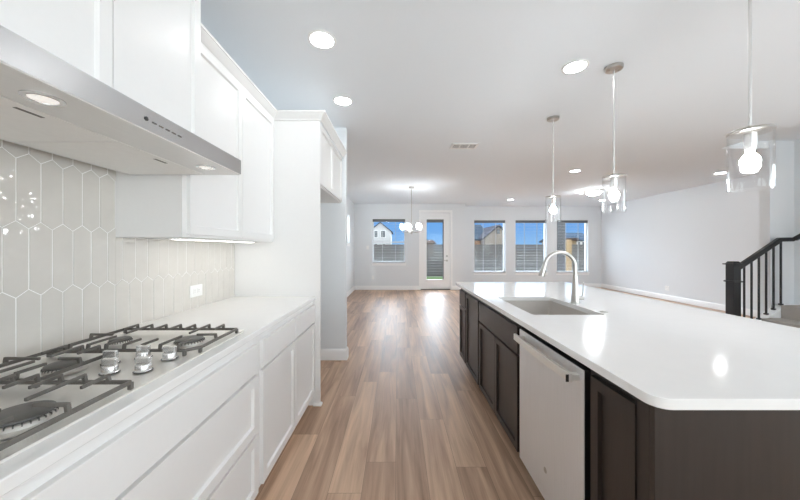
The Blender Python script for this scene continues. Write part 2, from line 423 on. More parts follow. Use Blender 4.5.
# patio door
mb = MB()
mb.box(.688, .745, YD-.02, YD, 0, 2.53); mb.box(1.685, 1.75, YD-.02, YD, 0, 2.53); mb.box(.745, 1.685, YD-.02, YD, 2.45, 2.53)
st(mb.build('trim_1', 'trim', bevel=.004))
m = MB(); gl = (.936, 1.483, .322, 2.244)
grid_wall(m, 'y', YD+.03, YD+.075, DO[0]+.004, DO[1]-.004, .025, 2.446, [gl])
door = st(m.build('door_1', 'trim', bevel=.003))
m = MB()
for a, b, e, g in ((gl[0]-.03, gl[0], gl[2]-.03, gl[3]+.03), (gl[1], gl[1]+.03, gl[2]-.03, gl[3]+.03), (gl[0], gl[1], gl[3], gl[3]+.03), (gl[0], gl[1], gl[2]-.03, gl[2])):
    m.box(a, b, YD+.018, YD+.03, e, g)
m.build('glass_frame', 'trim', door, bevel=.004)
MB().box(gl[0], gl[1], YD+.05, YD+.056, gl[2], gl[3]).build('glass_pane', 'glass', door)
MB().box(gl[0], gl[1], YD+.04, YD+.05, gl[3]-.10, gl[3]).build('blind_headrail', 'rail', door)
MB().box(gl[1]-.035, gl[1], YD+.04, YD+.05, gl[2], gl[3]-.10).build('blind_guide', 'rail', door)
MB().lathe((1.585, YD+.03, .93), [(.032, 0), (.032, -.008), (.026, -.014), (.011, -.016), (.011, -.05)], 20, 'y').bar((1.595, YD-.016, .93), (1.475, YD-.016, .93), .014, .018).build('lever_handle', 'nickel', door)
MB().lathe((1.585, YD+.03, 1.075), [(.032, 0), (.032, -.012), (.026, -.02)], 20, 'y').box(1.578, 1.592, YD-.005, YD+.012, 1.055, 1.095).build('deadbolt', 'nickel', door)
st(MB().box(DO[0], DO[1], YD-.01, YD+.16, 0, .025).build('trim_2', 'rail'))

# ------------------------------------------------------------------ left run
CF = -.702            # face of the base cabinet boxes, doors stand 20 mm proud
def base_cab(name, y0, y1, label, fronts, g=None):
    t = thing(name, ((XL+CF)/2, (y0+y1)/2, 0), label, 'cabinet', g)
    m = MB(); m.prism([(XL+.003, .0), (CF-.075, .0), (CF-.075, .1), (CF, .1), (CF, .884), (XL+.003, .884)], 'y', y0+.0005, y1-.0005); m.build('carcass', 'cab', t)
    for kind, a, b, c, d in fronts:
        m = MB()
        if kind == 'slab': m.box(CF, CF+.02, a, b, c, d); m.build('drawer_front', 'cab', t, bevel=.002)
        else:
            m.shaker(a, b, c, d, CF, 1); m.build('drawer_front' if kind == 'drawer' else 'door', 'cab', t)
    return t
base_cab('base_cabinet', -.43, .528, 'white base cabinet nearest the camera, left of the cooktop drawers', [('slab', -.41, .508, .71, .85), ('door', -.41, .045, .115, .695), ('door', .05, .508, .115, .695)], 'white base cabinets under the left counter')
base_cab('base_cabinet', .53, 1.492, 'white three-drawer base cabinet under the gas cooktop', [('slab', .55, 1.474, .708, .848), ('drawer', .55, 1.474, .418, .695), ('drawer', .55, 1.474, .115, .404)], 'white base cabinets under the left counter')
base_cab('base_cabinet', 1.493, 2.508, 'white base cabinet with two drawers over two doors beside the tall end panel', [('slab', 1.527, 2.012, .708, .848), ('slab', 2.024, 2.492, .708, .848), ('door', 1.527, 2.012, .115, .695), ('door', 2.024, 2.492, .115, .695)], 'white base cabinets under the left counter')

tag(MB().box(XL+.001, -.6825, -.45, 2.509, .885, .915).build('countertop', 'quartz', origin=(-1.02, 1, .885), bevel=.003), 'white quartz countertop along the left wall carrying the gas cooktop', 'countertop')

# picket tiles
def clip(poly, idx, lim, keep_less):
    out = []
    for i in range(len(poly)):
        a, b = poly[i-1], poly[i]
        ia = (a[idx] <= lim) if keep_less else (a[idx] >= lim); ib = (b[idx] <= lim) if keep_less else (b[idx] >= lim)
        if ia != ib:
            k = (lim-a[idx])/(b[idx]-a[idx]); out.append((a[0]+(b[0]-a[0])*k, a[1]+(b[1]-a[1])*k))
        if ib: out.append(b)
    return out
m = MB(); tw, per, p = .0752, .25, .028
for k in range(-2, 3):
    zc = 1.2755 + per*k
    for j in range(-22, 22):
        yc = 1.107 + tw*(j + .5) + (tw/2 if k % 2 else 0)
        hw = tw/2 - .0021; hs = .111; hp = .139-.0028
        base_poly = [(yc-hw, zc-hs), (yc, zc-hp), (yc+hw, zc-hs), (yc+hw, zc+hs), (yc, zc+hp), (yc-hw, zc+hs)]
        for (ya, yb, za, zb) in ((-.45, .532, .917, 1.368), (.532, 1.447, .917, 1.69), (1.447, 2.507, .917, 1.368)):
            pl = base_poly
            for idx, lim, less in ((0, ya, False), (0, yb, True), (1, za, False), (1, zb, True)):
                if pl: pl = clip(pl, idx, lim, less)
            if len(pl) < 3: continue
            ty, tz, bx_ = max(-.011, min(.011, random.gauss(0, .006))), max(-.0045, min(.0045, random.gauss(0, .0025))), random.uniform(-.0006, .0006)
            B = [m.bm.verts.new((XL+.002, y, z)) for y, z in pl]
            F = [m.bm.verts.new((XL+.0085 + bx_ + ty*(y-yc) + tz*(z-zc), y, z)) for y, z in pl]
            n = len(pl)
            for i in range(n): m.bm.faces.new((B[i], B[(i+1)%n], F[(i+1)%n], F[i]))
            m.bm.faces.new(F)
tb = m.build('tile_backsplash', 'tile', origin=(XL, 1, .915)); tag(tb, 'glossy greige elongated hexagon tile backsplash behind the cooktop', 'backsplash')
m = MB(); m.box(XL+.0005, XL+.0068, -.45, .532, .9155, 1.3685); m.box(XL+.0005, XL+.0068, .532, 1.447, .9155, 1.69); m.box(XL+.0005, XL+.0068, 1.447, 2.507, .9155, 1.3685); m.build('grout', 'grout', tb)

def outlet_plate(name, loc, face, wid, hgt, label, slots):
    # face: 'x+','x-','y-'; wid along the wall
    t = thing(name, loc, label, 'switch' if 'switch' in name else 'outlet')
    def bx(m, u0, u1, z0, z1, d0, d1):
        if face == 'y-': m.box(loc[0]+u0, loc[0]+u1, loc[1]-d1, loc[1]-d0, loc[2]+z0, loc[2]+z1)
        elif face == 'x+': m.box(loc[0]+d0, loc[0]+d1, loc[1]+u0, loc[1]+u1, loc[2]+z0, loc[2]+z1)
        else: m.box(loc[0]-d1, loc[0]-d0, loc[1]+u0, loc[1]+u1, loc[2]+z0, loc[2]+z1)
    m = MB(); bx(m, -wid/2, wid/2, -hgt/2, hgt/2, 0, .006); m.build('cover_plate', 'plastic', t, bevel=.002)
    for u, z, a, b in slots:
        m = MB(); bx(m, u-a/2, u+a/2, z-b/2, z+b/2, .006, .0085); q = m.build('rocker' if 'switch' in name else 'socket', 'plastic', t, bevel=.001)
        if 'switch' not in name:
            m = MB()
            for s in (-.006, .006):
                if wid > hgt: bx(m, u-.004, u+.004, z+s-.001, z+s+.001, .0085, .0088)
                else: bx(m, u+s-.001, u+s+.001, z-.004, z+.004, .0085, .0088)
            m.build('slot', 'blackplastic', q)
    return t
outlet_plate('wall_outlet', (XL+.009, 2.022, 1.03), 'x+', .122, .078, 'white horizontal outlet on the tile backsplash', [(-.02, 0, .03, .034), (.02, 0, .03, .034)])
outlet_plate('wall_outlet', (-.775, YD, .39), 'y-', .075, .118, 'white outlet low on the wall under the dining window', [(0, .02, .034, .03), (0, -.02, .034, .03)])
outlet_plate('light_switch', (-.945, YD, 1.345), 'y-', .075, .118, 'white light switch on the wall left of the dining window', [(0, 0, .034, .066)])
outlet_plate('wall_outlet', (XR, 7.67, .30), 'x-', .12, .118, 'white outlet low on the long right-hand wall', [(-.025, .02, .034, .03), (-.025, -.02, .034, .03), (.025, .02, .034, .03), (.025, -.02, .034, .03)])

# ------------------------------------------------------------------ gas cooktop
PZ = .915
ck = thing('gas_cooktop', (-1.01, .995, PZ), 'stainless five-burner gas cooktop with cast iron grates set in the left counter', 'cooktop')
X0, X1, Y0, Y1 = -1.285, -.735, .535, 1.455
m = MB(); m.prism(rrect(X0, X1, Y0, Y1, .02), 'z', PZ, PZ+.006)
m.bm.faces.ensure_lookup_table(); top = max(m.bm.faces, key=lambda f: f.calc_center_median().z if len(f.verts) > 6 else -1)
bmesh.ops.inset_individual(m.bm, faces=[top], thickness=.012, depth=.003); bmesh.ops.inset_individual(m.bm, faces=[top], thickness=.02, depth=-.003)
m.build('cooktop_plate', 'plate', ck)
PT = PZ + .006
def burner(x, y, r):
    b = MB().lathe((x, y, PT), [(r*1.35, 0), (r*1.3, .002), (r*1.12, .0035), (r*1.05, .004), (r*1.05, .013), (r*.96, .0165), (r*.92, .0165)], 40).build('burner', 'alum', ck)
    n = 30; mm = MB()
    for i in range(n):
        a = 2*PI*i/n; ca, sa = math.cos(a), math.sin(a)
        mm.bar((x+ca*r*.95, y+sa*r*.95, PT+.0135), (x+ca*r*1.065, y+sa*r*1.065, PT+.0135), .0022, .006)
    mm.build('flame_port', 'capm', b)
    MB().lathe((x, y, PT+.0165), [(r*.98, 0), (r*1.0, .002), (r*.98, .006), (r*.86, .0085), (r*.4, .0095), (.001, .0098)], 40).build('burner_cap', 'capm', b)
BUR = [(-.855, .68, .056), (-1.14, .69, .036), (-1.075, .965, .044), (-.855, 1.235, .05), (-1.14, 1.235, .036)]
for b_ in BUR: burner(*b_)
def knob(x, y, a):
    k = MB().lathe((x, y, PT), [(.024, 0), (.024, .002), (.0215, .004), (.021, .020), (.0195, .0225), (.012, .0235)], 28).build('knob', 'satin', ck)
    g = MB(); d = Vector((math.cos(a), math.sin(a), 0)); c = Vector((x, y, PT+.033))
    g.bar(c - d*.0225, c + d*.0225, .013, .021); g.build('grip', 'satin', k, bevel=.0025)
    MB().lathe((x, y, PT-.0003), [(.026, 0), (.026, .0012)], 28).build('knob_gasket', 'blackplastic', k)
for x, y, a in ((-.82, .968, .0), (-.815, 1.075, .0), (-.915, .955, .0), (-.918, 1.085, .0), (-.985, 1.03, 0)): knob(x, y, 0)
def grate(xa, xb, ya, yb, burners, cham=0):
    """low rectangular frame on feet, fingers rising from it and reaching towards each burner"""
    m = MB(); zf = .941; zt = .961; wd = .0085
    pts = [(xa, ya), (xb-cham, ya), (xb, ya+cham), (xb, yb), (xa, yb)] if cham > 0 else ([(xa, ya), (xb, ya), (xb, yb+cham), (xb+cham, yb), (xa, yb)] if cham < 0 else [(xa, ya), (xb, ya), (xb, yb), (xa, yb)])
    for i in range(len(pts)):
        p, q = pts[i-1], pts[i]; m.bar((p[0], p[1], zf), (q[0], q[1], zf), wd, .011)
    for p in pts: m.bar((p[0], p[1], PT), (p[0], p[1], zf), .011, .011)
    def finger(px, py, qx, qy):
        d = Vector((qx-px, qy-py, 0)).normalized()*.006
        m.bar((px, py, zf-.004), (px+d.x*.6, py+d.y*.6, zt), .0085, .011)
        m.bar((px-d.x*.3, py-d.y*.3, zt), (qx, qy, zt-.001), .0075, .009)
    n = max(3, round((xb-xa-.08)/.061))
    for k in range(n):
        x = xa + .06 + (xb-xa-.12)*k/(n-1)
        near = min((abs(x-b[0]), b) for b in burners)
        by_ = near[1][1]
        ln = lambda e: abs(by_-e) - .022 if near[0] < .03 else .075
        finger(x, ya, x, ya + min(ln(ya), abs(by_-ya)-.018)); finger(x, yb, x, yb - min(ln(yb), abs(by_-yb)-.018))
    for (bx_, by_, r, (xlo, xhi)) in burners:
        if abs(xlo-xa) < 1e-4: finger(xa, by_, bx_-.03, by_)
        if abs(xhi-xb) < 1e-4: finger(xb, by_, bx_+.03, by_)
    m.build('grate', 'iron', ck, bevel=.0018)
xm = -1.0
grate(-1.262, -.745, .553, .838, [(-.855, .68, .05, (xm, -.745)), (-1.14, .69, .04, (-1.262, xm))])
grate(-1.262, -1.02, .848, 1.088, [(-1.12, .965, .05, (-1.262, -1.02))])
grate(-1.262, -.745, 1.10, 1.392, [(-.855, 1.235, .05, (xm, -.745)), (-1.14, 1.235, .04, (-1.262, xm))], .035)
# ------------------------------------------------------------------ range hood
hd = thing('range_hood', (-1.06, .99, 1.668), 'stainless under-cabinet range hood over the gas cooktop', 'hood')
HY0, HY1 = .532, 1.446
XF, XB = -.754, -1.285
m = MB(); m.prism([(XF, 1.668), (XF, 1.7405), (XL+.002, 1.7405), (XL+.002, 1.71), (XB, 1.668)], 'y', HY0, HY1)
m.build('hood_body', 'steel', hd, bevel=.002)
for a, b in ((HY0+.03, .987), (.993, HY1-.03)):
    m = MB(); m.box(-1.262, -.918, a, b, 1.6655, 1.668); f = m.build('grease_filter', 'filter', hd, bevel=.001)
    yc = (a+b)/2
    MB().box(-.955, -.945, yc-.03, yc+.03, 1.6645, 1.6656).build('filter_latch', 'iron', f)
for y in (.705, 1.303):
    f = MB().lathe((-.832, y, 1.668), [(.037, 0), (.037, -.003), (.031, -.005), (.027, -.0045), (.026, -.0005)], 32).build('hood_lamp', 'satin', hd)
    MB().lathe((-.832, y, 1.6665), [(.0255, 0), (.0255, -.0015), (.02, -.0025), (.001, -.003)], 24).build('lamp_lens', 'hoodlens', f)
MB().box(XF-.0005, XF+.0012, HY0+.001, HY1-.001, 1.6715, 1.7385).build('front_strip', 'steelstrip', hd)
MB().lathe((XF+.001, .9, 1.704), [(.0065, 0), (.0065, .002), (.005, .003)], 16, 'x').build('power_button', 'blackplastic', hd)
for i in range(5):
    y = .93 + .027*i
    MB().box(XF+.001, XF+.003, y-.008, y+.008, 1.7005, 1.7045).build('control_button', 'iron' if i % 2 else 'capm', hd, bevel=.0005)

# ------------------------------------------------------------------ upper cabinets
def upper(name, y0, y1, z0, z1, xf, doors, label, zl=None):
    t = thing(name, ((XL+xf)/2, (y0+y1)/2, z0), label, 'cabinet', 'white upper cabinets')
    MB().box(XL+.002, xf, y0, y1, z0, z1).build('carcass', 'cab', t)
    for a, b, c, d in doors:
        m = MB(); m.shaker(a, b, c, d, xf, 1); m.build('door', 'cab', t)
    return t
upper('upper_cabinet', HY0, 1.447, 1.742, 2.62, -.957, [(HY0+.02, .987, 1.757, 2.595), (.991, 1.43, 1.757, 2.595)], 'white two-door upper cabinet directly above the range hood')
upper('upper_cabinet', 1.4485, 2.509, 1.37, 2.40, -1.039, [(1.478, 1.974, 1.385, 2.375), (1.978, 2.478, 1.385, 2.375)], 'tall white two-door upper cabinet between the hood and the end panel')
upper('upper_cabinet', -.43, .53, 1.37, 2.40, -1.039, [(-.41, .048, 1.385, 2.375), (.052, .51, 1.385, 2.375)], 'white upper cabinet on the near side of the range hood')
upper('upper_cabinet', 2.533, 3.541, 1.85, 2.40, -.667, [(2.55, 3.035, 1.862, 2.375), (3.04, 3.525, 1.862, 2.375)], 'short white two-door cabinet above the empty refrigerator alcove')
t = thing('refrigerator_end_panel', (-1.0, 2.52, 0), 'tall white panel between the left counter and the refrigerator alcove', 'panel')
MB().box(XL+.002, -.647, 2.511, 2.532, 0, 2.40).build('panel_board', 'cab', t, bevel=.0015)
MB().sweep([(-.702, 2.511), (-.647, 2.511), (-.647, 2.532), (-.70, 2.532)], [(0, 0), (.013, 0), (.013, .012), (.006, .02), (0, .022)], 1).build('shoe_molding', 'cab', t)
CP = [(.0006, 2.385), (.010, 2.385), (.012, 2.396), (.02, 2.402), (.030, 2.418), (.043, 2.43), (.046, 2.436), (.052, 2.437), (.052, 2.45), (.0006, 2.45)]
tag(MB().sweep([(-1.039, 1.448), (-1.039, 2.511), (-.647, 2.511), (-.647, 3.542)], CP, 1).build('crown_molding', 'cab', origin=(-1.0, 2.5, 2.385)), 'white crown molding running from the tall upper cabinet around the end panel to the alcove', 'molding')
tag(MB().sweep([(XL+.002, HY0), (-.957, HY0), (-.957, 1.447), (XL+.002, 1.447)], [(o, z+.22) for o, z in CP], 1).build('crown_molding', 'cab', origin=(-1.0, 1.0, 2.6)), 'white crown molding around the top of the cabinet above the hood', 'molding')
tag(MB().sweep([(-1.039, -.43), (-1.039, .531)], CP, 1).build('crown_molding', 'cab', origin=(-1.0, 0, 2.385)), 'white crown molding on the upper cabinet nearest the camera', 'molding')
t = thing('under_cabinet_light', (-1.16, 1.98, 1.37), 'slim under-cabinet light fixed below the tall upper cabinet', 'light')
MB().box(-1.18, -1.14, 1.56, 2.40, 1.362, 1.37).build('housing', 'plastic', t)
MB().box(-1.175, -1.145, 1.565, 2.395, 1.3605, 1.3625).build('diffuser', 'led', t)

# ------------------------------------------------------------------ island
IF = .727            # face of the island boxes, doors stand 20 mm proud towards -X
IB = 1.70
def isl_cab(name, y0, y1, label, fronts):
    t = thing(name, ((IF+IB)/2, (y0+y1)/2, 0), label, 'cabinet', 'espresso island cabinets')
    m = MB(); m.prism([(IB, 0), (IB, .884), (IF, .884), (IF, .1), (IF+.075, .1), (IF+.075, 0)], 'y', y0, y1)
    if 'sink' in name:
        m.bm.free(); m = MB(); z1 = .884
        m.box(IF, IF+.018, y0, y1, .1, z1); m.box(IF+.018, IB, y0, y0+.018, .1, z1); m.box(IF+.018, IB, y1-.018, y1, .1, z1); m.box(IB-.018, IB, y0+.018, y1-.018, .1, z1); m.box(IF+.018, IB, y0, y1, .1, .118); m.box(IF+.075, IB, y0, y1, 0, .1)
    m.build('carcass', 'espresso', t)
    for kind, a, b, c, d in fronts:
        m = MB()
        if kind == 'slab': m.box(IF-.02, IF, a, b, c, d); m.build('drawer_front', 'espresso', t, bevel=.002)
        else: m.shaker(a, b, c, d, IF, -1, rail=.055, bev=.003); m.build('door', 'espresso', t)
    return t
isl_cab('island_base_cabinet', .8475, 1.128, 'narrow dark island cabinet at the near end, right of the dishwasher', [('door', .893, 1.098, .115, .85)])
isl_cab('island_sink_cabinet', 1.747, 2.615, 'dark island sink cabinet with false drawer front over two doors, left of the dishwasher', [('slab', 1.768, 2.60, .69, .85), ('door', 1.768, 2.182, .115, .675), ('door', 2.186, 2.60, .115, .675)])
isl_cab('island_base_cabinet', 2.616, 3.118, 'dark island cabinet with one full-height door beyond the sink cabinet', [('door', 2.636, 3.10, .115, .85)])
isl_cab('island_base_cabinet', 3.119, 3.43, 'dark island cabinet with drawer and door at the far end', [('slab', 3.135, 3.41, .69, .85), ('door', 3.135, 3.41, .115, .675)])
t = thing('island_end_panel', (1.3, .838, 0), 'flat dark wood panel closing the near end of the island', 'panel')
MB().box(.712, 1.98, .83, .847, 0, .8845).build('panel_board', 'espresso', t, bevel=.0015)
MB().box(.712, .727, .847, .893, 0.1, .884).build('filler_strip', 'espresso', t)
tag(MB().box(IB+.001, IB+.018, .8475, 3.43, 0, .8845).build('island_back_panel', 'espresso', origin=(IB, 2, 0)), 'dark wood panel along the seating side of the island', 'panel')

dw = thing('dishwasher', (1.0, 1.437, 0), 'stainless dishwasher with bar handle built into the island', 'dishwasher')
D0, D1 = 1.136, 1.732
MB().box(IF+.02, 1.30, D0-.006, D1+.012, .1, .88).build('tub', 'dark', dw)
MB().box(IF+.06, IF+.08, D0, D1, .0, .1).build('toe_kick', 'blackplastic', dw)
dd = MB().box(IF-.022, IF-.016, D0, D1, .112, .852).build('door', 'steelv', dw, bevel=.0025)
MB().box(IF-.016, IF+.02, D0+.001, D1-.001, .113, .851).build('door_core', 'blackplastic', dd)
XH = IF-.022
h = MB(); prof = []
for i in range(13):
    k = i/12; y = D0+.02 + (D1-D0-.045)*k; bow = .008*math.sin(PI*k)
    prof.append((XH-.044-bow, y))
pl = prof + [(x+.014, y) for x, y in reversed(prof)]
h.prism(pl, 'z', .798, .832)
hh = h.build('handle_bar', 'plate', dd, bevel=.002)
for y in (D0+.035, D1-.06): MB().box(XH-.04, XH, y-.012, y+.012, .803, .827).build('handle_mount', 'plate', dd, bevel=.002)
MB().box(XH-.056, XH-.0445, D0+.0185, D0+.0205, .801, .829).build('handle_end_cap', 'blackplastic', dd)
MB().lathe((XH, 1.43, .258), [(.0135, 0), (.0125, -.0012), (.0105, -.0018), (.0095, -.0008), (.0005, -.0008)], 28, 'x').build('round_badge', 'nickel', dd)

# worktop with the sink cut out
SKX0, SKX1, SKY0, SKY1 = .818, 1.258, 1.81, 2.475
def ray_poly(c, a, poly):
    d = (math.cos(a), math.sin(a)); best = None
    for i in range(len(poly)):
        p, q = poly[i-1], poly[i]; e = (q[0]-p[0], q[1]-p[1]); den = d[0]*e[1]-d[1]*e[0]
        if abs(den) < 1e-12: continue
        w_ = (p[0]-c[0], p[1]-c[1]); tt = (w_[0]*e[1]-w_[1]*e[0])/den; ss = (w_[0]*d[1]-w_[1]*d[0])/den
        if tt > 0 and -1e-9 <= ss <= 1+1e-9 and (best is None or tt > best): best = tt
    return (c[0]+d[0]*best, c[1]+d[1]*best)
outer = rrect(.688, 2.02, .795, 3.56, .045, 8); inner = rrect(SKX0, SKX1, SKY0, SKY1, .02, 5)
cc = ((SKX0+SKX1)/2, (SKY0+SKY1)/2)
angs = sorted({round(math.atan2(p[1]-cc[1], p[0]-cc[0]), 6) for p in outer+inner})
A = [ray_poly(cc, a, outer) for a in angs]; B = [ray_poly(cc, a, inner) for a in angs]
m = MB(); n = len(angs)
V = [[m.bm.verts.new((x, y, z)) for x, y in L] for L, z in ((A, .915), (B, .915), (A, .885), (B, .885))]
for i in range(n):
    j = (i+1) % n
    for a, b in ((0, 1), (3, 2), (2, 0), (1, 3)): m.bm.faces.new((V[a][i], V[a][j], V[b][j], V[b][i]))
tag(m.build('island_countertop', 'quartz', origin=(1.35, 2.2, .885), bevel=.0025), 'large white quartz island countertop with rounded corners and sink cutout', 'countertop')
sk = thing('kitchen_sink', (cc[0], cc[1], .885), 'rectangular undermount sink set in the island countertop', 'sink')
m = MB(); rings = []
for (o, z, r) in ((.03, .8845, .03), (-.001, .8845, .02), (-.003, .72, .02), (-.02, .685, .03), (-.06, .68, .03)):
    rings.append([m.bm.verts.new((x, y, z)) for x, y in rrect(SKX0-o, SKX1+o, SKY0-o, SKY1+o, r, 5)])
for a, b in zip(rings, rings[1:]):
    for i in range(len(a)): m.bm.faces.new((a[i], a[(i+1)%len(a)], b[(i+1)%len(a)], b[i]))
m.bm.faces.new(rings[-1]); m.build('basin', 'sinkm', sk, sharp=50)
MB().lathe((cc[0]+.05, cc[1], .68), [(.045, .0), (.045, .003), (.036, .004), (.03, .001), (.001, .001)], 28).build('drain', 'satin', sk)

fa = thing('kitchen_faucet', (1.305, 2.2, .915), 'brushed nickel gooseneck faucet behind the island sink', 'faucet')
FX, FY = 1.305, 2.2
MB().lathe((FX, FY, .915), [(.031, 0), (.031, .006), (.0275, .01), (.0265, .05), (.026, .055), (.0245, .06), (.017, .19), (.0155, .205)], 28).build('faucet_body', 'nickel', fa)
R = .113; zc = 1.174; pts = [(FX, FY, 1.11), (FX, FY, 1.15)]
for i in range(0, 25):
    a = PI*i/24*.93; pts.append((FX-R+R*math.cos(a), FY, zc+R*math.sin(a)*1.0))
MB().tube(pts, .0135, 16).build('spout', 'nickel', fa)
e = Vector(pts[-1]); d = (Vector(pts[-1])-Vector(pts[-2])).normalized()
MB().tube([e, e+d*.012, e+d*.02, e+d*.085, e+d*.092], [.0145, .0165, .017, .0225, .021], 20).build('spray_head', 'nickel', fa)
hb = MB().tube([(FX+.02, FY, .952), (FX+.058, FY, .952)], .0155, 16).build('handle_hub', 'nickel', fa)
MB().tube([(FX+.05, FY, .955), (FX+.053, FY-.004, 1.0), (FX+.056, FY-.008, 1.062)], [.0055, .0048, .0055], 12).build('handle_lever', 'nickel', hb)
t = thing('disposal_air_switch', (1.302, 1.89, .915), 'small round metal button on the countertop near the sink corner', 'button')
MB().lathe((1.302, 1.89, .915), [(.024, 0), (.024, .003), (.02, .006), (.016, .006)], 24).build('ring', 'nickel', t)
MB().lathe((1.302, 1.89, .921), [(.014, 0), (.014, .002), (.01, .003)], 20).build('push_button', 'nickel', t)

# ------------------------------------------------------------------ pendants, ceiling lights, vent, chandelier
def pendant(loc, label):
    x, y, z = loc
    t = thing('pendant_light', loc, label, 'pendant light', 'glass cylinder pendants over the island')
    cn = MB().lathe((x, y, z), [(.062, -.0), (.062, -.02), (.055, -.026), (.012, -.027)], 36).build('canopy', 'nickel', t)
    for s in (-1, 1): MB().lathe((x+s*.035, y, z-.0265), [(.006, 0), (.006, -.004), (.003, -.006)], 12).build('screw', 'nickel', cn)
    MB().tube([(x, y, z-.025), (x, y, 1.895)], .0065, 12).build('rod', 'satin', t)
    MB().lathe((x, y, 0), [(.012, 1.905), (.014, 1.888), (.078, 1.884), (.08, 1.88), (.08, 1.872), (.076, 1.870), (.02, 1.87)], 40).build('shade_cap', 'nickel', t)
    MB().lathe((x, y, 0), [(.0225, 1.871), (.0225, 1.81), (.019, 1.80), (.019, 1.79)], 24).build('socket', 'satin', t)
    MB().lathe((x, y, 0), [(.0772, 1.8695), (.0772, 1.60), (.0742, 1.60), (.0742, 1.8695)], 48, caps=False).build('glass_shade', 'pglass', t)
    prof = [(.013, 1.79), (.015, 1.775), (.026, 1.76)] + [(.035*math.cos(a), 1.735+.035*math.sin(a)) for a in [PI/4-PI*.74*i/9 for i in range(10)]] + [(.001, 1.70)]
    MB().lathe((x, y, 0), prof, 24).build('bulb', 'bulb', t)
    return t
for y, s in ((1.449, 'clear glass cylinder pendant nearest the camera over the island'), (2.36, 'middle of the three clear glass cylinder pendants over the island'), (3.28, 'clear glass cylinder pendant farthest along the island')):
    pendant((1.704, y, ZC), s)

def can(x, y, label):
    t = thing('recessed_ceiling_light', (x, y, ZC), label, 'ceiling light', 'recessed ceiling lights')
    MB().lathe((x, y, ZC), [(.096, 0), (.096, -.002), (.09, -.006), (.078, -.005), (.076, -.002)], 40).build('trim_ring', 'plastic', t)
    MB().lathe((x, y, ZC-.0005), [(.0765, 0), (.0765, -.0025), (.06, -.0035), (.001, -.004)], 32).build('lens', 'lens', t)
can(-.516, 2.055, 'recessed ceiling light in front of the upper cabinets, nearer of two in the aisle')
can(-.526, 2.905, 'recessed ceiling light beside the cabinet above the refrigerator alcove')
can(1.399, 2.361, 'recessed ceiling light just left of the middle pendant canopy')
can(3.275, 5.53, 'recessed ceiling light between the middle and far pendants, beyond the island')
can(3.31, 8.78, 'small recessed ceiling light in front of the living room windows, left of the far pendant')
can(6.12, 5.68, 'recessed ceiling light beside the long right wall, left of the near pendant shade')
can(6.06, 8.86, 'recessed ceiling light near the far right corner, behind the middle pendant shade')
for x, y in ((1.40, -1.0), (-.516, -1.2), (3.4, -2.6), (-.516, -2.6)):  # unseen cans added to lift the room's overall brightness
    can(x, y, 'added recessed fill light behind the camera, out of view')
t = thing('flush_mount_ceiling_light', (4.86, 7.43, ZC), 'round flush-mount ceiling light glowing behind the middle pendant', 'ceiling light')
MB().lathe((4.86, 7.43, ZC), [(.19, 0), (.19, -.02), (.18, -.035), (.15, -.036)], 44).build('base_ring', 'nickel', t)
MB().lathe((4.86, 7.43, ZC-.03), [(.15, 0), (.148, -.03), (.12, -.06), (.07, -.08), (.001, -.085)], 36).build('diffuser', 'flush', t)

t = thing('ceiling_vent', (.93, 4.18, ZC), 'white louvered air vent in the kitchen ceiling', 'vent')
vx0, vx1, vy0, vy1 = .745, 1.115, 4.075, 4.285
MB().box(vx0+.02, vx1-.02, vy0+.02, vy1-.02, ZC-.002, ZC).build('backing', 'rail', t)
m = MB(); fw = .026
m.box(vx0, vx1, vy0, vy0+fw, ZC-.01, ZC); m.box(vx0, vx1, vy1-fw, vy1, ZC-.01, ZC); m.box(vx0, vx0+fw, vy0, vy1, ZC-.01, ZC); m.box(vx1-fw, vx1, vy0, vy1, ZC-.01, ZC)
for k in (1, 2): xx = vx0 + (vx1-vx0)*k/3; m.box(xx-.008, xx+.008, vy0, vy1, ZC-.01, ZC)
m.build('frame', 'plastic', t, bevel=.002)
m = MB()
for k in range(3):
    a = vx0+fw + (vx1-vx0-2*fw)*k/3; b = vx0+fw + (vx1-vx0-2*fw)*(k+1)/3; tilt = (.010, .002, -.010)[k]
    for i in range(6):
        xx = a + .012 + (b-a-.02)*i/5; m.bar((xx-tilt*.5, vy0+fw, ZC-.006), (xx-tilt*.5, vy1-fw, ZC-.006), .0075, .002)
m.build('louver', 'plastic', t)

cx, cy = .33, 6.97
ch = thing('dining_chandelier', (cx, cy, ZC), 'five-light chandelier with glowing glass shades hanging before the dining window', 'chandelier')
MB().lathe((cx, cy, ZC), [(.065, 0), (.065, -.018), (.05, -.03), (.01, -.032)], 28).build('canopy', 'nickel', ch)
MB().tube([(cx, cy, ZC-.03), (cx, cy, 1.72)], .008, 10).build('stem', 'nickel', ch)
MB().lathe((cx, cy, 0), [(.01, 1.76), (.03, 1.75), (.034, 1.71), (.022, 1.67), (.008, 1.65)], 20).build('hub', 'nickel', ch)
for k in range(5):
    a = 2*PI*k/5 + .45; ca, sa = math.cos(a), math.sin(a); r = .215; px, py = cx+r*ca, cy+r*sa
    ar = MB().tube([(cx+.03*ca, cy+.03*sa, 1.71), (cx+.1*ca, cy+.1*sa, 1.685), (cx+.18*ca, cy+.18*sa, 1.69), (px, py, 1.71), (px, py, 1.74)], .007, 10).build('arm', 'nickel', ch)
    MB().lathe((px, py, 0), [(.024, 1.735), (.03, 1.745), (.02, 1.75), (.016, 1.775)], 18).build('socket', 'nickel', ar)
    MB().lathe((px, py, 0), [(.03, 1.747), (.042, 1.75), (.045, 1.755), (.05, 1.885), (.048, 1.885), (.043, 1.757), (.03, 1.75)], 28, caps=False).build('glass_shade', 'frost', ar)
    MB().lathe((px, py, 0), [(.012, 1.775), (.018, 1.79), (.03, 1.82), (.028, 1.845), (.016, 1.862), (.001, 1.867)], 18).build('bulb', 'chbulb', ar)

